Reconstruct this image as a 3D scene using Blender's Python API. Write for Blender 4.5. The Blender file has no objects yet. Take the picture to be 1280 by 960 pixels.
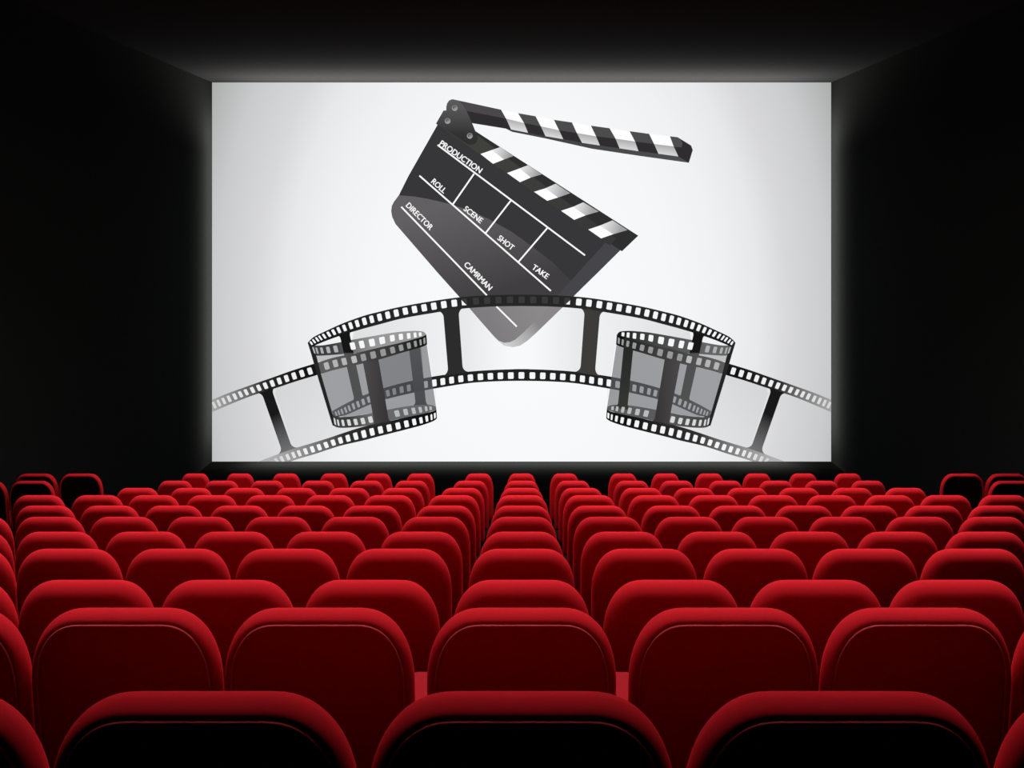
import bpy, bmesh, math
from mathutils import Vector, Matrix

scene = bpy.context.scene
COL = scene.collection
PI = math.pi

# ------------------------------------------------------------------ constants
FPX = 1280.0            # focal length in pixels of the 1280x960 frame
CX, HY = 652.0, 269.0   # principal point (axis of the hall, eye level)
D = 24.0                # distance from the viewer to the screen wall
K = D / FPX             # metres per picture pixel on the screen
CAMZ = (577 - HY) * K   # eye height above the floor under the screen
CEIL = CAMZ + (HY - 103) * K
WALLX = 387 * K         # half width of the hall = half width of the screen
BACKY = -3.5


def lin(c):
    c = c / 255.0
    return c / 12.92 if c <= 0.04045 else ((c + 0.055) / 1.055) ** 2.4


def rgb(c):
    if isinstance(c, (int, float)):
        c = (c, c, c)
    return (lin(c[0]), lin(c[1]), lin(c[2]), 1.0)


# ------------------------------------------------------------------ materials
def new_mat(name):
    m = bpy.data.materials.new(name)
    m.use_nodes = True
    m.node_tree.nodes.clear()
    return m, m.node_tree.nodes, m.node_tree.links


def velvet(name, base, sheen, sheen_w=0.6, rough=0.75, bump=0.15, spec=0.05):
    m, n, l = new_mat(name)
    out = n.new('ShaderNodeOutputMaterial')
    b = n.new('ShaderNodeBsdfPrincipled')
    tc = n.new('ShaderNodeTexCoord')
    ns = n.new('ShaderNodeTexNoise')
    ns.inputs['Scale'].default_value = 60
    ns.inputs['Detail'].default_value = 3
    mix = n.new('ShaderNodeMix')
    mix.data_type = 'RGBA'
    mix.inputs['A'].default_value = (base[0] * 0.92, base[1] * 0.92, base[2] * 0.92, 1)
    mix.inputs['B'].default_value = (min(1, base[0] * 1.06), base[1] * 1.06, base[2] * 1.06, 1)
    bp = n.new('ShaderNodeBump')
    bp.inputs['Strength'].default_value = bump
    bp.inputs['Distance'].default_value = 0.001
    l.new(tc.outputs['Object'], ns.inputs['Vector'])
    l.new(ns.outputs['Fac'], mix.inputs['Factor'])
    l.new(ns.outputs['Fac'], bp.inputs['Height'])
    l.new(mix.outputs['Result'], b.inputs['Base Color'])
    l.new(bp.outputs['Normal'], b.inputs['Normal'])
    b.inputs['Roughness'].default_value = rough
    b.inputs['Specular IOR Level'].default_value = spec
    b.inputs['Sheen Weight'].default_value = sheen_w
    b.inputs['Sheen Roughness'].default_value = 0.35
    b.inputs['Sheen Tint'].default_value = (*sheen, 1)
    l.new(b.outputs['BSDF'], out.inputs['Surface'])
    return m


def matte(name, base, rough=0.9, scale=8.0, vary=0.12, spec=0.0):
    m, n, l = new_mat(name)
    out = n.new('ShaderNodeOutputMaterial')
    b = n.new('ShaderNodeBsdfPrincipled')
    tc = n.new('ShaderNodeTexCoord')
    ns = n.new('ShaderNodeTexNoise')
    ns.inputs['Scale'].default_value = scale
    mix = n.new('ShaderNodeMix')
    mix.data_type = 'RGBA'
    mix.inputs['A'].default_value = (*[c * (1 - vary) for c in base], 1)
    mix.inputs['B'].default_value = (*[c * (1 + vary) for c in base], 1)
    l.new(tc.outputs['Object'], ns.inputs['Vector'])
    l.new(ns.outputs['Fac'], mix.inputs['Factor'])
    l.new(mix.outputs['Result'], b.inputs['Base Color'])
    b.inputs['Roughness'].default_value = rough
    b.inputs['Specular IOR Level'].default_value = spec
    l.new(b.outputs['BSDF'], out.inputs['Surface'])
    return m


def local(p):
    """picture point -> metres on the screen plane (origin: middle of its lower edge)"""
    return ((p[0] - CX) * K, (577 - p[1]) * K)


_pm = {}


def proj(c0, c1=None, p0=None, p1=None, alpha=1.0):
    """light of the projected picture: one colour, or a straight blend between two"""
    key = (c0, c1, p0, p1, alpha)
    if key in _pm:
        return _pm[key]
    m, n, l = new_mat('projected_light')
    m.cycles.emission_sampling = 'NONE'
    out = n.new('ShaderNodeOutputMaterial')
    e = n.new('ShaderNodeEmission')
    e.inputs['Color'].default_value = rgb(c0)
    if c1 is not None:
        a, b = Vector(local(p0)), Vector(local(p1))
        d = b - a
        tc = n.new('ShaderNodeTexCoord')
        sub = n.new('ShaderNodeVectorMath')
        sub.operation = 'SUBTRACT'
        sub.inputs[1].default_value = (a.x, 0, a.y)
        dot = n.new('ShaderNodeVectorMath')
        dot.operation = 'DOT_PRODUCT'
        dot.inputs[1].default_value = (d.x / d.length_squared, 0, d.y / d.length_squared)
        mix = n.new('ShaderNodeMix')
        mix.data_type = 'RGBA'
        mix.clamp_factor = True
        mix.inputs['A'].default_value = rgb(c0)
        mix.inputs['B'].default_value = rgb(c1)
        l.new(tc.outputs['Object'], sub.inputs[0])
        l.new(sub.outputs['Vector'], dot.inputs[0])
        l.new(dot.outputs['Value'], mix.inputs['Factor'])
        l.new(mix.outputs['Result'], e.inputs['Color'])
    if alpha < 1:
        t = n.new('ShaderNodeBsdfTransparent')
        ms = n.new('ShaderNodeMixShader')
        ms.inputs['Fac'].default_value = alpha
        l.new(t.outputs['BSDF'], ms.inputs[1])
        l.new(e.outputs['Emission'], ms.inputs[2])
        l.new(ms.outputs['Shader'], out.inputs['Surface'])
    else:
        l.new(e.outputs['Emission'], out.inputs['Surface'])
    _pm[key] = m
    return m


# ------------------------------------------------------------------ object helpers
def link(name, me, parent=None, loc=(0, 0, 0)):
    o = bpy.data.objects.new(name, me)
    COL.objects.link(o)
    o.location = loc
    if parent:
        o.parent = parent
    return o


def mesh_from_bm(name, bm, mats, smooth=False):
    me = bpy.data.meshes.new(name)
    bm.to_mesh(me)
    bm.free()
    for m in (mats if isinstance(mats, (list, tuple)) else [mats]):
        me.materials.append(m)
    if smooth:
        me.polygons.foreach_set('use_smooth', [True] * len(me.polygons))
    me.update()
    return me


def add_box(bm, x0, x1, y0, y1, z0, z1, bevel=0.0, seg=3):
    r = bmesh.ops.create_cube(bm, size=1.0)
    vs = r['verts']
    for v in vs:
        v.co = Vector(((x0 + x1) / 2 + v.co.x * (x1 - x0), (y0 + y1) / 2 + v.co.y * (y1 - y0),
                       (z0 + z1) / 2 + v.co.z * (z1 - z0)))
    if bevel:
        es = list({e for v in vs for e in v.link_edges})
        bmesh.ops.bevel(bm, geom=es, offset=bevel, segments=seg, affect='EDGES', profile=0.5)


# ------------------------------------------------------------------ the hall
M_WALL = matte('black_acoustic_wall', (0.0026, 0.0034, 0.0031))
M_SIDE = matte('dark_side_wall_fabric', (0.0110, 0.0125, 0.0118))
M_CEIL = matte('dark_ceiling_paint', (0.0180, 0.0200, 0.0195))
M_FLOOR = matte('black_carpet', (0.0042, 0.0044, 0.0042), scale=40)

# rows, nearest the viewer first: picture y of the top edge, distance, size of its seats
ROWS = [
    (865, 1.95, 1.035), (760, 3.08, 1.00), (725, 4.19, 0.995), (686, 5.42, 0.985),
    (664.7, 6.57, 0.955), (646, 7.77, 0.95), (632, 9.10, 0.965), (619, 10.2, 0.945),
    (610, 11.25, 0.88), (601, 12.6, 0.80), (592, 13.26, 0.675)]
SEAT_H = 1.0


def top_z(i):
    y, d, s = ROWS[i]
    return CAMZ - (y - HY) * d / FPX


def floor_z(i):
    return top_z(i) - SEAT_H


def structure(name, bm, mats):
    o = link(name, mesh_from_bm(name, bm, mats))
    o['kind'] = 'structure'
    return o


# stepped floor: one tier per row, then a slope down to the screen
bm = bmesh.new()
prof = [(BACKY, floor_z(0) + 0.25), (ROWS[0][1] - 0.45, floor_z(0) + 0.25)]
for i in range(len(ROWS)):
    y0 = ROWS[i][1] - 0.45
    if i:
        y0 = max(y0, prof[-1][0])
    y1 = ROWS[i + 1][1] - 0.45 if i + 1 < len(ROWS) else ROWS[i][1] + 0.9
    prof += [(y0, floor_z(i)), (y1, floor_z(i))]
prof += [(20.0, 0.0), (D, 0.0)]
for a, b in zip(prof, prof[1:]):
    if abs(a[0] - b[0]) < 1e-6 and abs(a[1] - b[1]) < 1e-6:
        continue
    vs = [bm.verts.new(p) for p in ((-WALLX, a[0], a[1]), (WALLX, a[0], a[1]),
                                    (WALLX, b[0], b[1]), (-WALLX, b[0], b[1]))]
    bm.faces.new(vs)
bmesh.ops.remove_doubles(bm, verts=bm.verts, dist=1e-5)
bmesh.ops.recalc_face_normals(bm, faces=bm.faces)
structure('floor', bm, M_FLOOR)

for nm, x0, x1, y0, y1, z0, z1, m in (
        ('wall_left', -WALLX - 0.2, -WALLX, BACKY - 0.2, D + 0.4, -0.2, CEIL + 0.2, M_SIDE),
        ('wall_right', WALLX, WALLX + 0.2, BACKY - 0.2, D + 0.4, -0.2, CEIL + 0.2, M_SIDE),
        ('wall_front', -WALLX, WALLX, D + 0.1, D + 0.3, -0.2, CEIL + 0.2, M_WALL),
        ('wall_back', -WALLX, WALLX, BACKY - 0.2, BACKY, -0.2, CEIL + 0.2, M_WALL),
        ('ceiling', -WALLX - 0.2, WALLX + 0.2, BACKY - 0.2, D + 0.4, CEIL, CEIL + 0.2, M_CEIL)):
    bm = bmesh.new()
    add_box(bm, x0, x1, y0, y1, z0, z1)
    structure(nm, bm, m)

# ------------------------------------------------------------------ the screen
bm = bmesh.new()
x0, x1 = -387 * K, 387 * K
add_box(bm, x0 + 0.002, x1 - 0.002, 0, 0.08, 0.002, 474 * K - 0.002)
m, n, l = new_mat('lit_screen')
out = n.new('ShaderNodeOutputMaterial')
e = n.new('ShaderNodeEmission')
tc = n.new('ShaderNodeTexCoord')
mp = n.new('ShaderNodeMapping')
cz = (577 - 400) * K
mp.vector_type = 'POINT'
mp.inputs['Location'].default_value = (0, 0, -cz / (450 * 1.47 * K))
mp.inputs['Scale'].default_value = (1 / (450 * K), 0.0, 1 / (450 * 1.47 * K))
ln = n.new('ShaderNodeVectorMath')
ln.operation = 'LENGTH'
rp = n.new('ShaderNodeValToRGB')
els = rp.color_ramp.elements
els[0].position = 0.0
els[0].color = rgb((250, 251, 252))
els[1].position = 1.0
els[1].color = rgb((164, 166, 166))
for pos, c in ((0.40, (246, 247, 249)), (0.55, (240, 241, 243)), (0.66, (231, 232, 234)), (0.74, (216, 216, 218)), (0.86, (201, 202, 203)), (0.965, (172, 174, 174))):
    q = els.new(pos)
    q.color = rgb(c)
l.new(tc.outputs['Object'], mp.inputs['Vector'])
l.new(mp.outputs['Vector'], ln.inputs[0])
l.new(ln.outputs['Value'], rp.inputs['Fac'])
l.new(rp.outputs['Color'], e.inputs['Color'])
l.new(e.outputs['Emission'], out.inputs['Surface'])
screen = link('projection_screen', mesh_from_bm('projection_screen', bm, m), None, (0, D, 0))
screen['label'] = 'large bright cinema screen showing a clapperboard above a looping film strip'
screen['category'] = 'screen'

STEP = 0.0015


class Art:
    """flat shapes of the projected picture, collected into one mesh"""

    def __init__(self):
        self.bm = bmesh.new()
        self.mats = []

    def slot(self, m):
        if m not in self.mats:
            self.mats.append(m)
        return self.mats.index(m)

    def poly(self, pts, m, layer):
        vs = []
        for p in pts:
            x, z = local(p)
            x = max(-387 * K + .003, min(387 * K - .003, x))
            z = max(0.003, z)
            vs.append(self.bm.verts.new((x, -0.004 - layer * STEP, z)))
        try:
            f = self.bm.faces.new(vs)
        except ValueError:
            return
        f.material_index = self.slot(m)
        f.normal_update()
        if f.normal.y > 0:
            f.normal_flip()

    def build(self, name, parent, label=None):
        bmesh.ops.triangulate(self.bm, faces=[f for f in self.bm.faces if len(f.verts) > 4])
        o = link(name, mesh_from_bm(name, self.bm, self.mats), parent)
        if label:
            o['label'] = label
        return o


def mir(p):
    return (1304 - p[0], p[1])


def catmull(pts, sub=6):
    out = []
    for i in range(len(pts) - 1):
        p0 = pts[max(i - 1, 0)]
        p1, p2 = pts[i], pts[i + 1]
        p3 = pts[min(i + 2, len(pts) - 1)]
        for k in range(sub):
            t = k / sub
            q = []
            for a, b, c, d in zip(p0, p1, p2, p3):
                q.append(0.5 * (2 * b + (c - a) * t + (2 * a - 5 * b + 4 * c - d) * t * t
                                + (3 * b - a - 3 * c + d) * t ** 3))
            out.append(tuple(q))
    out.append(tuple(pts[-1]))
    return out


class Band:
    def __init__(self, upper, lower=None, pairs=None):
        if pairs:
            self.pts = catmull([(a[0], a[1], b[0], b[1]) for a, b in pairs])
        else:
            u, w = catmull(upper), catmull(lower)
            self.pts = [self.at(u, i / 60) + self.at(w, i / 60) for i in range(61)]

    @staticmethod
    def at(pl, t):
        ls = [0]
        for a, b in zip(pl, pl[1:]):
            ls.append(ls[-1] + math.dist(a, b))
        s = t * ls[-1]
        for i in range(len(pl) - 1):
            if s <= ls[i + 1] or i == len(pl) - 2:
                f = 0 if ls[i + 1] == ls[i] else (s - ls[i]) / (ls[i + 1] - ls[i])
                return tuple(a + (b - a) * f for a, b in zip(pl[i], pl[i + 1]))

    def cut(self, x):
        """upper and lower edge point where the middle of the band has this x"""
        ps = self.pts
        for a, b in zip(ps, ps[1:]):
            xa, xb = (a[0] + a[2]) / 2, (b[0] + b[2]) / 2
            if (xa - x) * (xb - x) <= 0 and xa != xb:
                f = (x - xa) / (xb - xa)
                return tuple(p + (q - p) * f for p, q in zip(a, b))
        return min((ps[0], ps[-1]), key=lambda p: abs((p[0] + p[2]) / 2 - x))

    def draw(self, art, m, layer, fx, xa=-1e9, xb=1e9):
        ps = [p for p in self.pts if xa < (p[0] + p[2]) / 2 < xb]
        ms = [(p[0] + p[2]) / 2 for p in self.pts]
        inc = self.pts[0][0] < self.pts[-1][0]
        lo, hi = self.cut(xa), self.cut(xb)
        ends = (lo, hi) if inc else (hi, lo)
        if xa > min(ms):
            ps = [ends[0]] + ps if inc else ps + [ends[1]]
        if xb < max(ms):
            ps = ps + [ends[1]] if inc else [ends[0]] + ps
        for a, b in zip(ps, ps[1:]):
            art.poly([fx(a[:2]), fx(b[:2]), fx(b[2:]), fx(a[2:])], m, layer)

    def perfs(self, art, xs, m, layer, fx, v0=0.15, v1=0.74, fill=0.27):
        for i, x in enumerate(xs):
            lo = abs(xs[i - 1] - x) if i else abs(xs[min(1, len(xs) - 1)] - x)
            hi = abs(xs[i + 1] - x) if i + 1 < len(xs) else lo
            h = min(lo, hi) * fill if len(xs) > 1 else 3.0
            h = min(h, 4.1)
            mm = m(x) if callable(m) else m
            a, b = self.cut(x - h), self.cut(x + h)

            def pt(q, v):
                return (q[0] + (q[2] - q[0]) * v, q[1] + (q[3] - q[1]) * v)
            e = 0.12
            dv = (v1 - v0) * e
            q = [pt(a, v0 + dv), (lambda p, r: (p[0] + (r[0] - p[0]) * e, p[1] + (r[1] - p[1]) * e))(pt(a, v0), pt(b, v0)),
                 (lambda p, r: (p[0] + (r[0] - p[0]) * e, p[1] + (r[1] - p[1]) * e))(pt(b, v0), pt(a, v0)), pt(b, v0 + dv),
                 pt(b, v1 - dv), (lambda p, r: (p[0] + (r[0] - p[0]) * e, p[1] + (r[1] - p[1]) * e))(pt(b, v1), pt(a, v1)),
                 (lambda p, r: (p[0] + (r[0] - p[0]) * e, p[1] + (r[1] - p[1]) * e))(pt(a, v1), pt(b, v1)), pt(a, v1 - dv)]
            art.poly([fx(p) for p in q], mm, layer)


def bar(art, tl, tr, br, bl, m, layer, fx, r=(6, 6, 6, 6)):
    """frame bar of the film: straight sides, rounded where it meets the bands"""
    pts = []

    def corner(c, u, w, rad, rev):
        u, w = Vector(u).normalized(), Vector(w).normalized()
        cen = Vector(c) + u * rad + w * rad
        res = []
        for k in range(7):
            t = k / 6 * PI / 2
            res.append(tuple(cen - u * rad * math.cos(t) - w * rad * math.sin(t)))
        return res[::-1] if rev else res
    tl, tr, br, bl = map(Vector, (tl, tr, br, bl))
    wl = (tl - tr)
    wb = (bl - br)
    pts += corner(tl, bl - tl, wl, r[0], False)
    pts += corner(bl, tl - bl, wb, r[3], True)
    pts += corner(br, tr - br, -wb, r[2], False)
    pts += corner(tr, br - tr, -wl, r[1], True)
    art.poly([fx(p) for p in pts], m, layer)


# ---- film strip -----------------------------------------------------------
P1T = Band(None, pairs=[((662, 368.5), (662, 382.6)), ((652, 368.3), (652, 382.5)), ((614, 369), (614.5, 383.2)), ((575, 371.5), (576.5, 386)),
                        ((537, 376.8), (539.5, 391.5)), ((500, 383.5), (503, 398)), ((472.5, 390), (476, 405)),
                        ((455, 394.6), (459, 409.5)), ((430, 403.5), (435, 416.5)), ((408.8, 413), (415, 423.2)),
                        ((392.5, 421), (399, 429.5)), ((385, 428), (389, 434))])
P1T_X = [389.5, 393, 397, 401, 405.8, 411.5, 417.6, 424, 431, 438.8, 446.9, 455.9, 465, 474.8, 485, 495.6, 506.9,
         518.4, 530.4, 542.5, 555, 568, 580.6, 595, 609, 623, 637.5, 652]
P1B = Band(None, pairs=[((662, 461.4), (662, 476.1)), ((652, 461.3), (652, 476)), ((620, 462.2), (620.5, 476.6)), ((586, 464.5), (587, 478.8)),
                        ((550, 469.2), (551, 484.3)), ((525, 473.8), (526, 488.8)), ((502.5, 478.8), (504, 493.5)),
                        ((480, 485), (483, 498.7)), ((462.5, 491), (466, 504.2)), ((443.8, 498.8), (448, 512)),
                        ((428.8, 506.3), (433, 518.5)), ((415, 514), (418, 522))])
P1B_X = [420, 423.5, 427.5, 432, 436.5, 441.8, 447.5, 454, 461, 468.5, 476.5, 484.8, 492.8, 502, 511, 521.5, 532, 542.8,
         553.5, 564.5, 576, 588, 600.5, 613, 625.5, 638.5, 651.8]
P2T = Band(None, pairs=[((385.5, 429.5), (391, 443)), ((392, 431.5), (396, 444.6)), ((403.8, 431.5), (407, 444.2)),
                        ((426, 427.6), (430, 442.5)), ((438.8, 425), (443, 441.6)), ((467.5, 419.8), (471, 436.6)),
                        ((492.5, 415.6), (494, 430)), ((510, 413.9), (511, 427)), ((520, 413.5), (521, 424.5)),
                        ((528.8, 414.4), (529.5, 421)), ((532.3, 417), (532.5, 419))])
P2T_X = [392.5, 396.5, 402.5, 410.5, 419.8, 430.5, 441.3, 452.6, 465.3, 478, 490.6, 501.3, 511, 519, 525.4]
P3T = Band(None, pairs=[((533, 418), (534, 430.5)), ((528, 420.8), (529, 433)), ((517.5, 423.8), (519.5, 436)),
                        ((498.8, 428.8), (501.5, 441.2)), ((471.3, 435), (474.5, 449.2)), ((442.5, 441.9), (446, 456)),
                        ((417.5, 446.8), (421.5, 461.5)), ((392.5, 454.6), (397, 468.6)), ((366, 462.8), (370.5, 476.5)),
                        ((340, 472), (345, 485)), ((310, 482.5), (316, 494.2)), ((285, 491.5), (291, 504)),
                        ((263, 500.5), (269, 513.5)), ((255, 504), (261, 517))])
P3T_X = [530.6, 525.8, 519.4, 511.2, 501.5, 490.9, 479, 466.6, 454.4, 442.8, 430.4, 419.4, 408.5, 398, 387.6, 377.6,
         367.8, 358.4, 349.4, 340.6, 332, 323.8, 315.9, 308, 300.9, 293.8, 286.6, 280, 273.8, 268]
P3B = Band(None, pairs=[((545.6, 512), (546.2, 523)), ((540, 514.3), (541, 526.6)), ((525, 518), (527.5, 531.4)),
                        ((506, 521.9), (509, 536.4)), ((490, 525.6), (493, 540.5)), ((467.5, 530), (471, 546)),
                        ((450, 534.4), (454, 550.5)), ((425, 542.5), (429, 556.2)), ((410, 547.6), (415, 560.3)),
                        ((390, 553.8), (395, 567)), ((367.5, 560.5), (373, 573.5)), ((351, 566.4), (357, 579)),
                        ((322.5, 577), (329, 589))])
P3B_X = [543.6, 539.4, 533.5, 526.3, 517.8, 508, 497.5, 486.5, 475.6, 465, 454.8, 444.6, 435, 425.6, 416.5, 407.6, 399,
         390.6, 382, 374, 367, 359.8, 352.5, 345.6]
P2B = Band(None, pairs=[((414.5, 516), (417, 532)), ((420, 520.4), (422.5, 534.4)), ((431, 521), (434, 534.6)),
                        ((450, 519), (453.8, 532.7)), ((467.5, 515.6), (471, 529.5)), ((485, 512), (489, 525.5)),
                        ((503.8, 508.6), (507, 522)), ((521, 506.4), (524, 519)), ((537.5, 506), (538.5, 514.5)),
                        ((545, 508.5), (545.6, 512.5))])
P2B_X = [418.6, 422.8, 428.8, 436.3, 444.6, 453.6, 463.2, 473.5, 485, 496.5, 507.3, 517.2, 525.6, 532.8, 538.4]

film = Art()
film_layer = 4
DK = 30


def lin_mix(a, b, t):
    t = max(0, min(1, t))
    return a + (b - a) * t


for side in (0, 1):
    fx = mir if side else (lambda p: p)
    gx = (lambda p: (1304 - p[0], p[1])) if side else (lambda p: p)

    def G(c0, c1, p0, p1, a=1.0):
        return proj(c0, c1, gx(p0), gx(p1), a)
    bar_c = (62, 60, 57) if side else 44
    # tint of the clear frames under the arch
    u = [P1T.cut(x)[2:] for x in range(571, 653, 6)] + [P1T.cut(652)[2:]]
    w = [P1B.cut(x)[:2] for x in range(576, 653, 6)] + [P1B.cut(652)[:2]]
    film.poly([fx(p) for p in u + w[::-1]], G((230, 232, 234), (248, 249, 251), (578, 420), (640, 420)), 0)
    u = [P1T.cut(x)[2:] for x in range(440, 552, 8)]
    film.poly([fx(p) for p in u + [(557, 389), (565, 466)] + [(545, 470), (545, 500), (536, 440), (532, 415), (490, 416), (440, 425)]],
              G((222, 223, 225), (238, 239, 241), (440, 410), (552, 410)), 0)
    # frames of the outgoing strip
    u = [P3T.cut(x)[2:] for x in (392, 380, 366, 354, 343)]
    w = [P3B.cut(x)[:2] for x in (468, 450, 430, 410, 390, 368)]
    film.poly([fx(p) for p in u + [(344, 492), (365, 556)] + w[::-1] + [(417, 532), (401, 475)]],
              G((213, 214, 216), (226, 227, 228), (350, 490), (430, 530)), 0)
    # arch bands and bars
    P1T.draw(film, G(22, 38, (385, 430), (480, 400)), film_layer, fx)
    P1B.draw(film, G(45, 32, (415, 515), (560, 480)), 1, fx)
    bar(film, (553.8, 387.5), (573, 385), (578.8, 466), (560.6, 469), proj(bar_c), film_layer, fx, (9, 9, 9, 9))
    bar(film, (424.5, 418), (436.5, 414), (454, 498), (443.5, 502), G(22, 80, (431, 440.5), (431, 442)), 4, fx, (5, 5, 6, 6))
    # ring behind: second pass
    if side:
        m2 = G(100, 25, (420, 430), (530, 418))
        m2b = G(74, 100, (440, 530), (500, 515))
    else:
        m2 = G(62, 152, (420, 430), (470, 425))
        m2b = G(62, 135, (440, 530), (490, 515))
    P2B.draw(film, m2b, 2, fx)
    # back bar seen through the loop
    if not side:
        bar(film, (511, 434), (525, 431), (533, 508), (520, 508), G(110, 40, (515, 440), (525, 500)), 1.7, fx, (1, 1, 7, 7))
    # milky loop film in front of the arch
    u = [P3T.cut(x)[2:] for x in (533, 525, 511, 495, 478, 460, 440, 420, 401)]
    w = [P3B.cut(x)[:2] for x in (546, 535, 520, 505, 490, 468)]
    v = [P2B.cut(x)[:2] for x in (468, 450, 432, 420)]
    fr = u + [(401, 468), (414, 518)] + v[::-1] + w[::-1]
    film.poly([fx(p) for p in fr], G((100, 103, 108), (84, 86, 90), (420, 480), (500, 480), 0.72), 3, )
    if not side:
        ov = [P3T.cut(x)[2:] for x in (526, 511, 495, 480, 472)] + [(478, 486), (484, 499), (503, 494), (531, 488)]
        film.poly([fx(p) for p in ov], proj((58, 60, 64), alpha=0.36), 3.4)
    fr2 = [P2T.cut(x)[2:] for x in (392, 400, 415, 430, 440)] + [P3T.cut(x)[:2] for x in (442, 430, 418, 404)] + [(397, 452)]
    film.poly([fx(p) for p in fr2], proj((190, 191, 193)), 3)
    P2T.draw(film, m2, 3, fx)
    # outgoing strip, front
    P3T.draw(film, G(14, 62, (528, 425), (480, 440)), 5, fx, 470, 600)
    P3T.draw(film, G(58, 92, (470, 440), (410, 455)), 5, fx, 396, 470)
    P3T.draw(film, G(20, 42, (380, 465), (330, 485)), 5, fx, 330, 396)
    P3T.draw(film, G(42, 165, (330, 485), (265, 507)), 5, fx, 240, 330)
    P3B.draw(film, G(18, 48, (520, 525), (430, 545)), 5, fx, 430, 600)
    P3B.draw(film, G(48, 175, (430, 548), (340, 575)), 5, fx, 250, 430)
    bar(film, (453, 449), (472.5, 445), (486.5, 528), (468.8, 532), G((74, 72, 72), (56, 54, 54), (455, 470), (482, 470)), 5, fx)
    bar(film, (326.5, 489), (339, 484.5), (366, 561.5), (353.5, 566), G(24, 112, (340, 520), (362, 562)), 5, fx, (8, 8, 8, 8))
    if side:
        bar(film, (511, 420), (523, 418), (532, 510), (520, 512), G((38, 42, 38), (52, 52, 49), (515, 440), (525, 500)), 6, fx, (4, 4, 7, 7))
    # edge of the loop seen end on
    film.poly([fx(p) for p in ((384.6, 428), (389, 431), (396, 446), (401.5, 468), (416, 518), (419, 532), (416, 532),
                               (411.6, 518), (397, 470), (389, 442))], proj(36), 6)
    # sprocket holes
    W = proj((246, 247, 248))
    inside = proj((58, 57, 58))
    P1T.perfs(film, [x for x in P1T_X if side == 0 or x < 651], lambda x: inside if x > (590 if side else 579) else W, 7, fx)
    P1B.perfs(film, [x for x in P1B_X if side == 0 or x < 651], W, 1.3, fx, 0.26, 0.82)
    P2T.perfs(film, [x for x in P2T_X if x < 424], proj((176, 177, 178)), 7, fx, 0.2, 0.8)
    P2T.perfs(film, [x for x in P2T_X if x > 436], W, 7, fx, 0.18, 0.72)
    P3T.perfs(film, [x for x in P3T_X if 436 < x < 532], lambda x: proj(152 if x > 450 else 188), 7, fx, 0.2, 0.8)
    P3T.perfs(film, [x for x in P3T_X if 402 < x < 436], proj(180), 7, fx, 0.2, 0.8)
    P3T.perfs(film, [x for x in P3T_X if x < 394], lambda x: proj(int(lin_mix(212, 240, (x - 265) / 60))), 7, fx, 0.2, 0.8)
    P2B.perfs(film, [x for x in P2B_X if x < 467], proj(216), 7, fx, 0.26, 0.82)
    P2B.perfs(film, [x for x in P2B_X if x > 488], proj(186), 7, fx, 0.2, 0.78)
    P3B.perfs(film, P3B_X, lambda x: proj(int(lin_mix(205, 246, (x - 340) / 50))), 7, fx, 0.26, 0.82)
# slips of light where the slate's edge crosses two sprocket holes
film.poly([(576.9, 375), (583.3, 381.4), (577.6, 381.6)], proj(248), 8)
film.poly([(707.3, 380.2), (712.6, 375.4), (712.2, 380.6)], proj(248), 8)
film.build('film_strip', screen, 'dark picture of a film strip arching and looping at both ends')

# ---- clapperboard ---------------------------------------------------------
slate = Art()
left = [(547.3, 156), (510.6, 220), (492.6, 252), (489.8, 257.5), (489, 263.8), (490.2, 271), (494.4, 280), (546.3, 340), (575, 372.3)]
gloss = [(498.5, 244.2), (517.5, 245.6), (536, 248.8), (560, 254.4), (587, 263), (611, 273.8), (640, 290), (662.5, 306),
         (691, 328), (714.8, 352.3)]
slate.poly([(552, 147), (510.6, 220)] + gloss + [(760.6, 306), (768, 297)], proj((55, 54, 57)), 1)
slate.poly(gloss[::-1] + [(492.6, 252), (489.8, 257.5), (489, 263.8), (490.2, 271), (494.4, 280), (546.3, 340), (583, 381), (695, 377), (716, 351)],
           proj((98, 96, 98), (64, 62, 64), (560, 255), (600, 372)), 1)
slate.poly([(756, 304), (768, 294), (783, 305), (775.8, 312.4), (748, 340), (727.5, 360), (706, 381.5), (686, 381.5)], proj((70, 69, 74)), 2)
tip = [(584, 382), (600, 400.6), (617.5, 420.5), (623, 425.6), (630, 428.4), (637, 427.8), (644, 424.6), (660, 413), (698, 377)]
slate.poly(tip, proj((126, 124, 126), (140, 137, 138), (620, 420), (672, 386)), 1)
slate.poly([(690, 380), (706, 381.5), (670, 416.3), (658.8, 426.3), (650, 432), (641.3, 434), (630, 431.9), (623, 426.5), (617.5, 420.5), (623, 425.6),
            (630, 428.4), (637, 427.8), (644, 424.6), (655, 415)], proj((205, 205, 206), (138, 135, 137), (638, 434), (672, 405)), 2)
slate_o = slate.build('clapperboard', screen, 'dark picture of a tilted clapperboard lettered in white')

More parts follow.
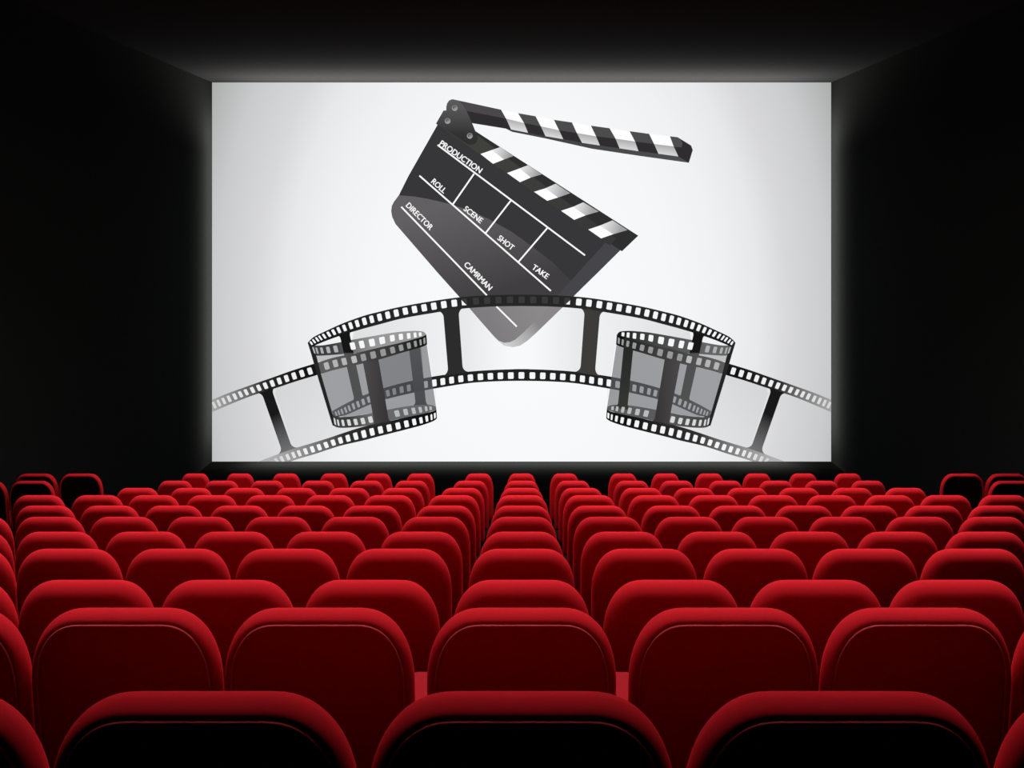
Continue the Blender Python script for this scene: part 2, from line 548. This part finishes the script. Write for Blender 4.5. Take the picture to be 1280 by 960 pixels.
# fixed stripe stick
s = Art()
lowT = [(625, 184), (642, 195), (660, 206.5), (677.5, 217.9), (694.6, 229.6), (712.8, 241.5), (729, 252.8), (748.5, 264.4), (765.6, 275.4), (784.4, 287.5)]
lowM = [(615, 187.5), (630, 199.4), (649.4, 210.6), (663.6, 221.9), (681.9, 235.3), (697.5, 246.9), (716.3, 258.5), (731.9, 269.2), (750, 281.9), (766.3, 292.8)]
lowB = [(600.6, 192.5), (616.3, 204.8), (633.8, 216.3), (650, 227.8), (667.5, 239.8), (684, 251), (701.3, 263.5), (717.8, 274.8), (735.3, 286.9), (751.3, 298)]
s.poly([(554.6, 138), (595, 164.4), (797.8, 294.6), (777.5, 314), (775.8, 313.2), (545, 154.6)], proj((47, 47, 47)), 3)
s.poly([(576, 156), (590, 164), (760, 291), (770, 298), (762, 307), (546, 155)], proj((64, 64, 61), (56, 56, 56), (600, 190), (750, 296)), 4)
for i in range(0, 10, 2):
    s.poly([lowB[i], lowM[i], lowM[i + 1], lowB[i + 1]], proj(254), 5)
    s.poly([lowM[i], lowT[i], lowT[i + 1], lowM[i + 1]], proj((236, 236, 237), (160, 160, 162), lowM[i], ((lowM[i + 1][0] + lowT[i + 1][0]) / 2, (lowM[i + 1][1] + lowT[i + 1][1]) / 2)), 5)
s.build('lower_clapstick', slate_o)

# raised stripe stick
s = Art()
upT = [(626.3, 137.1), (647.5, 141.5), (669.4, 145.3), (692.3, 149.8), (715, 153.1), (738.5, 157.1), (761.9, 160.3), (786.9, 164), (811.3, 167.3), (837.3, 170.4)]
upM = [(632.6, 148.3), (655, 153.8), (676, 157.9), (698.8, 162.9), (721, 166.3), (745, 170.4), (769.4, 173.4), (793.8, 176.9), (817.5, 180), (842, 183)]
upB = [(638.8, 161.9), (660, 166), (681.9, 170.3), (704, 174), (727.5, 178.5), (749.8, 181.9), (774.4, 185.5), (798, 189), (823, 192.2), (847.8, 195.6)]
s.poly([(565.6, 124)] + upT + [(846.9, 171.5), (863.8, 181.9), (865.9, 187.5), (861, 203.5), (847.8, 195.6)] + upB[::-1] + [(590, 154), (575, 150)], proj((47, 45, 47)), 3)
s.poly([(565.6, 124)] + upT[:1] + upM[:1] + [(583.8, 138.8), (575, 136)], proj((74, 72, 74)), 4)
s.poly(upB + [(861, 203.5), (799.4, 194.9), (740, 186), (681.3, 173), (640, 164.8), (632, 160.6)], proj((62, 62, 64), (78, 78, 80), (640, 165), (850, 200)), 4)
for i in range(1, 9, 2):
    s.poly([upT[i], upT[i + 1], upM[i + 1], upM[i]], proj((76, 76, 77)), 4)
for i in range(0, 10, 2):
    s.poly([upT[i], upT[i + 1], upM[i + 1], upM[i]], proj(254), 4)
    s.poly([upM[i], upM[i + 1], upB[i + 1], upB[i]], proj((172, 172, 173), (226, 226, 227), upM[i], (upM[i][0] - 2, upM[i][1] + 14)), 4)
s.poly([(837.3, 170.4), (846.9, 171.5), (851, 175), (853, 179), (852.3, 184), (843, 183.8)], proj((78, 78, 79)), 4)
s.build('upper_clapstick', slate_o)

s = Art()
s.poly([(565.6, 124), (573, 125.6), (578.8, 131.9), (583.8, 140), (590.6, 155), (596.9, 170), (597, 174), (595, 178.5), (590, 181.3), (586, 180.8),
        (582, 178.6), (546, 154.6), (554.6, 138.4), (557.9, 138), (557.9, 133.8), (558.8, 129.4), (561.5, 125.6)],
       proj((92, 91, 92), (50, 49, 50), (572, 128), (571, 168)), 6)
s.build('hinge_plate', slate_o)
for cx, cy in ((568.5, 135), (559.6, 151.1), (587.3, 169.8)):
    s = Art()
    circ = lambda r, ox=0, oy=0: [(cx + ox + r * math.cos(k / 20 * 2 * PI), cy + oy + r * math.sin(k / 20 * 2 * PI)) for k in range(20)]
    s.poly(circ(3.7), proj((165, 165, 166), (120, 120, 121), (cx, cy + 3), (cx, cy - 3)), 7)
    s.poly(circ(2.0, -.3, -.3), proj((88, 88, 90)), 8)
    s.poly(circ(1.1, .3, .3), proj((150, 150, 152)), 9)
    s.build('rivet', slate_o)

s = Art()
WH = proj(253)


def rule(a, b, wd=2.0):
    a, b = Vector(a), Vector(b)
    d = (b - a).normalized()
    nn = Vector((-d.y, d.x)) * wd / 2
    s.poly([tuple(a + nn), tuple(b + nn), tuple(b - nn), tuple(a - nn)], WH, 3)


rule((547, 181.2), (731.3, 319.2))
rule((524.3, 219.6), (688.6, 363.6))
rule((501.6, 258.5), (608.5, 369))
rule((609.3, 370.3), (612.5, 373.8), 2.2)
rule((620.5, 383), (646, 408.2))
rule((592.6, 217.2), (566.2, 255.2))
rule((638.5, 250.8), (607, 291.3))
rule((684.2, 285), (648.3, 327))
s.build('ruled_lines', slate_o)

# lettering, from Blender's own built-in font


SX, SY = (0, 0.028, 0.056, 0.028), (0, 0, 0, 0.022)     # four passes make the strokes bold


def text(word, start, end, cap):
    """word with the foot of its first letter at start and of its last at end"""
    cu = bpy.data.curves.new('letters', 'FONT')
    cu.body = word
    cu.resolution_u = 4
    ob = bpy.data.objects.new('letters', cu)
    COL.objects.link(ob)
    dg = bpy.context.evaluated_depsgraph_get()
    me = bpy.data.meshes.new_from_object(ob.evaluated_get(dg))
    xs = [v.co.x for v in me.vertices]
    xa, xb = min(xs), max(xs)
    hh = max(v.co.y for v in me.vertices if True)
    a, b = Vector(local(start)), Vector(local(end))
    d = (b - a)
    up = Vector((-d.y, d.x)).normalized() * cap * K
    tb = bmesh.new()
    vs = []
    for k, v in [(k, v) for k in range(4) for v in me.vertices]:
        p = a + d * ((v.co.x + SX[k] - xa) / (xb + SX[2] - xa)) + up * ((v.co.y + SY[k]) / 0.74)
        vs.append(tb.verts.new((p.x, -0.004 - (4 + k * 0.3) * STEP, p.y)))
    for pg in me.polygons:
        for k in range(0, 4 * len(me.vertices), len(me.vertices)):
            tb.faces.new([vs[i + k] for i in pg.vertices])
    bpy.data.objects.remove(ob)
    bpy.data.curves.remove(cu)
    bpy.data.meshes.remove(me)
    wo = link('printed_word', mesh_from_bm('printed_word', tb, WH), slate_o)
    wo['label'] = 'white word ' + word


text('PRODUCTION', (548.6, 181), (599.6, 217), 7.6)
text('ROLL', (538.4, 228), (554.4, 242.2), 7.4)
text('SCENE', (578.8, 262.4), (600.4, 279.6), 7.4)
text('SHOT', (621.2, 299), (639.5, 313.4), 7.4)
text('TAKE', (664, 335.6), (683.2, 349.2), 7.4)
text('DIRECTOR', (506.8, 257.6), (537.4, 288.2), 7.4)
text('CAMRMAN', (579.4, 331.4), (611.2, 363.6), 7.4)

# ------------------------------------------------------------------ seats
M_RED = velvet('red_velvet', (0.50, 0.013, 0.020), (0.9, 0.03, 0.04), 0.15, spec=0.0)
M_ARM = velvet('red_armrest_cloth', (0.27, 0.011, 0.016), (0.9, 0.03, 0.04), 0.1, spec=0.0)
M_PIPE = velvet('red_piping', (0.62, 0.06, 0.075), (1.0, 0.1, 0.1), 0.2, spec=0.0)
M_BLACK = velvet('black_velvet', (0.004, 0.003, 0.003), (0.1, 0.05, 0.05), 0.1)
M_BASE = matte('black_metal_base', (0.004, 0.004, 0.004), 0.7)

HW = 0.286              # half width of a backrest
ZB, ZT = 0.36, 1.0      # its lower and upper edge
RX, RZ = 0.165, 0.24    # big upper corners
TH = 0.052              # half thickness and roll radius
TILT = math.radians(8)


def outline(n=14):
    """rounded outline, counter-clockwise seen from behind, with outward normals"""
    pts = []
    p = 2.25
    for k in range(n + 1):                       # upper right corner
        t = k / n * PI / 2
        c, s_ = math.cos(t), math.sin(t)
        pts.append((HW - RX + RX * c ** (2 / p) if c > 1e-9 else HW - RX, ZT - RZ + RZ * (s_ ** (2 / p) if s_ > 1e-9 else 0)))
    for k in range(1, 5):
        pts.append((HW - RX - 2 * (HW - RX) * k / 5, ZT))
    for k in range(n + 1):                       # upper left
        x, z = pts[n - k]
        pts.append((-x, z))
    rb = 0.07
    for k in range(1, 5):
        pts.append((-HW, ZT - RZ + (ZB + rb - ZT + RZ) * k / 5))
    for k in range(7):
        t = PI + k / 6 * PI / 2
        pts.append((-HW + rb + rb * math.cos(t), ZB + rb + rb * math.sin(t)))
    for k in range(1, 4):
        pts.append((-HW + rb + 2 * (HW - rb) * k / 4, ZB))
    for k in range(7):
        t = 1.5 * PI + k / 6 * PI / 2
        pts.append((HW - rb + rb * math.cos(t), ZB + rb + rb * math.sin(t)))
    for k in range(1, 5):
        pts.append((HW, ZB + rb + (ZT - RZ - ZB - rb) * k / 5))
    # drop repeats
    res = []
    for q in pts:
        if not res or math.dist(q, res[-1]) > 1e-4:
            res.append(q)
    if math.dist(res[0], res[-1]) < 1e-4:
        res.pop()
    nrm = []
    for i in range(len(res)):
        a, b = res[i - 1], res[(i + 1) % len(res)]
        t = Vector((b[0] - a[0], b[1] - a[1])).normalized()
        nrm.append(Vector((t.y, -t.x)))
    return res, nrm


OUT, NRM = outline()


def ring(d, y):
    return [(OUT[i][0] - NRM[i].x * d, y, OUT[i][1] - NRM[i].y * d) for i in range(len(OUT))]


def lean(co):
    """the backrest reclines towards the row behind"""
    x, y, z = co
    c, s_ = math.cos(TILT), math.sin(TILT)
    zz = z - ZB
    return (x, y * c - zz * s_, ZB + zz * c + y * s_ + (ZT - ZB) * (1 - c))


def loft(bm, rings, cap0=True, cap1=True, mi=0):
    vr = [[bm.verts.new(lean(p)) for p in r] for r in rings]
    nn = len(vr[0])
    for a, b in zip(vr, vr[1:]):
        for i in range(nn):
            f = bm.faces.new((a[i], a[(i + 1) % nn], b[(i + 1) % nn], b[i]))
            f.material_index = mi
    if cap0:
        bm.faces.new(vr[0])
    if cap1:
        bm.faces.new(vr[-1][::-1])
    return vr


SEAM = 0.027
TB = 0.038                # depth of the roll on the piped seats


def roll(k, n, w, th, p=1.9):
    """padded roll of the rear edge: w wide, th deep"""
    t = PI / 2 * (1 - k / n)
    c, s_ = max(math.cos(t), 0) ** (2 / p), max(math.sin(t), 0) ** (2 / p)
    return w * (1 - c), -th * s_


def backrest_mesh(name, seam, mat):
    bm = bmesh.new()
    rs = []
    if seam:
        rs += [ring(SEAM + 0.004, -TB * 0.82), ring(SEAM - 0.003, -TB * 0.96)]
    else:
        rs += [ring(0.12, -TH * 1.01), ring(0.085, -TH * 1.01)]
    for k in range(13):
        d_, y_ = roll(k, 12, 0.021 if seam else TH, TB if seam else TH)
        rs.append(ring(d_, y_))
    for k in range(1, 8):
        t = k / 7 * PI / 2
        rs.append(ring(TH * (1 - math.cos(t)), TH * math.sin(t)))
    rs.append(ring(0.09, TH * 1.08))
    loft(bm, rs, not seam, True)
    bmesh.ops.recalc_face_normals(bm, faces=bm.faces)
    return mesh_from_bm(name, bm, mat, True)


def panel_mesh(mat):
    bm = bmesh.new()
    rs = [ring(SEAM + 0.000, -TB * 0.60), ring(SEAM + 0.001, -TB * 0.86), ring(SEAM + 0.012, -TB * 0.97), ring(0.085, -TB * 0.99)]
    loft(bm, rs, False, False)
    inner = [v for v in bm.verts][-len(OUT):]
    bm.faces.new(inner)
    bmesh.ops.recalc_face_normals(bm, faces=bm.faces)
    return mesh_from_bm('back_panel', bm, mat, True)


def piping_mesh():
    bm = bmesh.new()
    r = 0.0044
    rs = []
    for k in range(8):
        t = k / 8 * 2 * PI
        rs.append(ring(SEAM + 0.002 + r * math.cos(t), -TB * 1.04 - r * math.sin(t)))
    rs.append(rs[0])
    loft(bm, rs, False, False)
    bmesh.ops.remove_doubles(bm, verts=bm.verts, dist=1e-6)
    bmesh.ops.recalc_face_normals(bm, faces=bm.faces)
    return mesh_from_bm('piping', bm, M_PIPE, True)


def cushion_mesh():
    bm = bmesh.new()
    add_box(bm, -0.230, 0.230, 0.03, 0.50, 0.36, 0.48, 0.045, 4)
    return mesh_from_bm('seat_cushion', bm, M_RED, True)


def arm_mesh(w):
    bm = bmesh.new()
    add_box(bm, -w, w, 0.10, 0.40, 0.545, 0.600, 0.010, 3)
    add_box(bm, -0.012, 0.012, 0.16, 0.22, 0.30, 0.55, 0.004, 2)
    return mesh_from_bm('armrest', bm, M_ARM, False)


def pedestal_mesh():
    bm = bmesh.new()
    add_box(bm, -0.20, 0.20, -0.02, 0.30, 0.0, 0.02, 0.006, 2)
    add_box(bm, -0.10, 0.10, 0.06, 0.20, 0.015, 0.37, 0.02, 2)
    add_box(bm, -0.22, 0.22, 0.00, 0.10, 0.33, 0.40, 0.01, 2)
    return mesh_from_bm('pedestal', bm, M_BASE)


MESH = dict(backrest=backrest_mesh('backrest', False, M_RED), seamed=backrest_mesh('seamed_backrest', True, M_RED),
            panel=panel_mesh(M_RED), black=panel_mesh(M_BLACK), piping=piping_mesh(),
            cushion=cushion_mesh(), arm=arm_mesh(0.017), wide_arm=arm_mesh(0.062), pedestal=pedestal_mesh())


def make_seat(kind, arms):
    root = link('cinema_seat', None)
    root.empty_display_size = 0.2
    if kind == 'plain':
        link('backrest', MESH['backrest'], root)
    else:
        link('backrest', MESH['seamed'], root)
        p = link('back_panel', MESH['black' if kind == 'side' else 'panel'], root)
        if kind == 'side':
            p['label'] = 'black back panel'
        else:
            link('piping', MESH['piping'], root)
    link('seat_cushion', MESH['cushion'], root)
    for a in arms:
        link('armrest', MESH['wide_arm' if abs(a) > 0.28 else 'arm'], root, (a, 0, 0))
    link('pedestal', MESH['pedestal'], root)
    return root


def copy_tree(o):
    c = o.copy()
    COL.objects.link(c)
    for ch in o.children:
        d = ch.copy()
        COL.objects.link(d)
        d.parent = c
    return c


PROTO = {}


def get_seat(kind, arms):
    key = (kind, arms)
    if key not in PROTO:
        PROTO[key] = make_seat(kind, arms)
        return PROTO[key]
    return copy_tree(PROTO[key])


ORD = ['', 'first', 'second', 'third', 'fourth', 'fifth', 'sixth', 'seventh', 'eighth', 'ninth', 'tenth', 'eleventh']
# picture x of the seat middles left of the middle seat, per row
XL = [
    [255.5, -134],
    [399, 158, -83],
    [463, 284, 109, -66],
    [498, 359, 222, 86.5, -49],
    [525, 407, 292, 182, 72, -38],
    [543, 443, 347.5, 250.6, 155, 63, -29],
    [556, 464, 382, 299, 217, 137.5, 57],
    [566.5, 486, 412, 337.5, 264.5, 192, 122, 49],
    [577, 502, 436, 370, 305, 239, 172],
    [587.5, 514, 458, 397, 334, 277, 219],
    [598, 525, 472, 417, 357.5, 300, 244],
]
NO_RIGHT = {2: 4, 3: 5, 4: 6, 5: 7}     # rows whose outermost right seat lies outside the frame
for i, (ty, d, s) in enumerate(ROWS):
    rowname = 'row nearest the camera' if i == 0 else ('row nearest the screen' if i == 10 else ORD[i + 1] + ' row from the camera')
    cols = [(652, 0)] + [(x, -(k + 1)) for k, x in enumerate(XL[i])]
    cols += [(1304 - x, k + 1) for k, x in enumerate(XL[i]) if not (NO_RIGHT.get(i) == k + 1)]
    for x, c in cols:
        ax = 0.312 if i == 1 else 0.268
        o = get_seat('piped' if i < 2 else 'plain', (-ax, ax) if c == 0 else ((-0.268,) if c < 0 else (0.268,)))
        sc = s
        o.scale = (sc, 1.0 if s > 0.9 else 0.95, 1.0)
        o.location = ((x - CX) * d / FPX, d + 0.074, floor_z(i))
        if c == 0:
            where = 'in the middle of the'
        else:
            where = ORD[abs(c)] + (' left' if c < 0 else ' right') + ' of the middle seat,'
        o['label'] = 'red velvet cinema seat ' + where + ' ' + rowname
        o['category'] = 'cinema seat'
        o['group'] = 'red cinema seats'

# seats of the side blocks beyond the aisles, black backs with red edges
SIDE = [(10, 101, 'left', 'nearer the aisle, row nearest the screen'),
        (10, 45, 'left', 'further from the aisle, row nearest the screen'),
        (10, 1203, 'right', 'nearer the aisle, row nearest the screen'),
        (10, 1259, 'right', 'further from the aisle, row nearest the screen'),
        (9, 40, 'left', 'nearer the aisle, second row from the screen'),
        (9, -19, 'left', 'at the photo edge, second row from the screen'),
        (9, 1264, 'right', 'at the photo edge, second row from the screen')]
for i, x, sd, txt in SIDE:
    ty, d, s = ROWS[i]
    o = get_seat('side', (-0.268,) if sd == 'left' else (0.268,))
    o.scale = (0.98, 1, 1)
    o.location = ((x - CX) * d / FPX, d + 0.074, floor_z(i))
    o['label'] = 'black-backed red-edged seat, %s side block, %s' % (sd, txt)
    o['category'] = 'cinema seat'
    o['group'] = 'black-backed side seats'

# ------------------------------------------------------------------ lights


def area(name, loc, rot, sx, sy, power, color=(1, 1, 1), spread=180):
    la = bpy.data.lights.new(name, 'AREA')
    la.shape = 'RECTANGLE'
    la.size, la.size_y = sx, sy
    la.energy = power
    la.color = color
    la.spread = math.radians(spread)
    o = bpy.data.objects.new(name, la)
    COL.objects.link(o)
    o.location = loc
    o.rotation_euler = rot
    return o


# added area lights overhead, out of view, to brighten the seat rims
WARM = (1, 0.97, 0.95)
area('added_fill_main', (0, 9.1, CEIL - 0.12), (math.radians(-9), 0, 0), 11.0, 15.0, 410, WARM, 50)
area('added_fill_front', (0, 3.65, CEIL - 0.12), (math.radians(-8), 0, 0), 9.4, 8.1, 262, WARM, 50)
area('added_fill_middle', (0, 9.0, CEIL - 0.10), (math.radians(-12), 0, 0), 1.2, 12.0, 270, WARM, 180)
for sgn, nm in ((-1, 'left'), (1, 'right')):
    area('added_fill_' + nm, (sgn * 4.4, 9.0, CEIL - 0.10), (math.radians(-12), math.radians(25 * sgn), 0), 0.8, 12.0, 380, WARM, 150)
# added unseen lights before the screen, for the glow on ceiling, walls and floor
area('added_wash_top', (0, D - 0.15, CEIL - 1.9), (math.radians(180 + 25), 0, 0), 13.4, 0.2, 850, (1, 0.87, 0.88), 120)
area('added_wash_left', (-WALLX + 0.8, D - 0.12, CAMZ - 1.5), (0, math.radians(90), 0), 7.6, 0.1, 160, (1, 0.93, 0.90), 136)
area('added_wash_right', (WALLX - 0.8, D - 0.12, CAMZ - 1.5), (0, math.radians(-90), 0), 7.6, 0.1, 160, (1, 0.93, 0.90), 136)
area('added_wash_floor', (0, D - 0.12, 0.7), (0, 0, 0), 12.6, 0.1, 600, (1, 0.99, 0.96), 136)

w = bpy.data.worlds.new('World')
scene.world = w
w.use_nodes = True
w.node_tree.nodes['Background'].inputs['Color'].default_value = (0, 0, 0, 1)
w.node_tree.nodes['Background'].inputs['Strength'].default_value = 0.0

# ------------------------------------------------------------------ camera
cam = bpy.data.cameras.new('camera')
cam.sensor_width = 36
cam.lens = 36 * FPX / 1280
cam.shift_x = -(CX - 640) / 1280
cam.shift_y = (HY - 480) / 1280
cam.clip_start = 0.05
co = bpy.data.objects.new('camera', cam)
COL.objects.link(co)
co.location = (0, 0, CAMZ)
co.rotation_euler = (PI / 2, 0, 0)
scene.camera = co

vs = scene.view_settings
scene.display_settings.display_device = 'sRGB'
vs.view_transform = 'Standard'
vs.look = 'None'
vs.exposure = 0
vs.gamma = 1
vs.use_curve_mapping = False
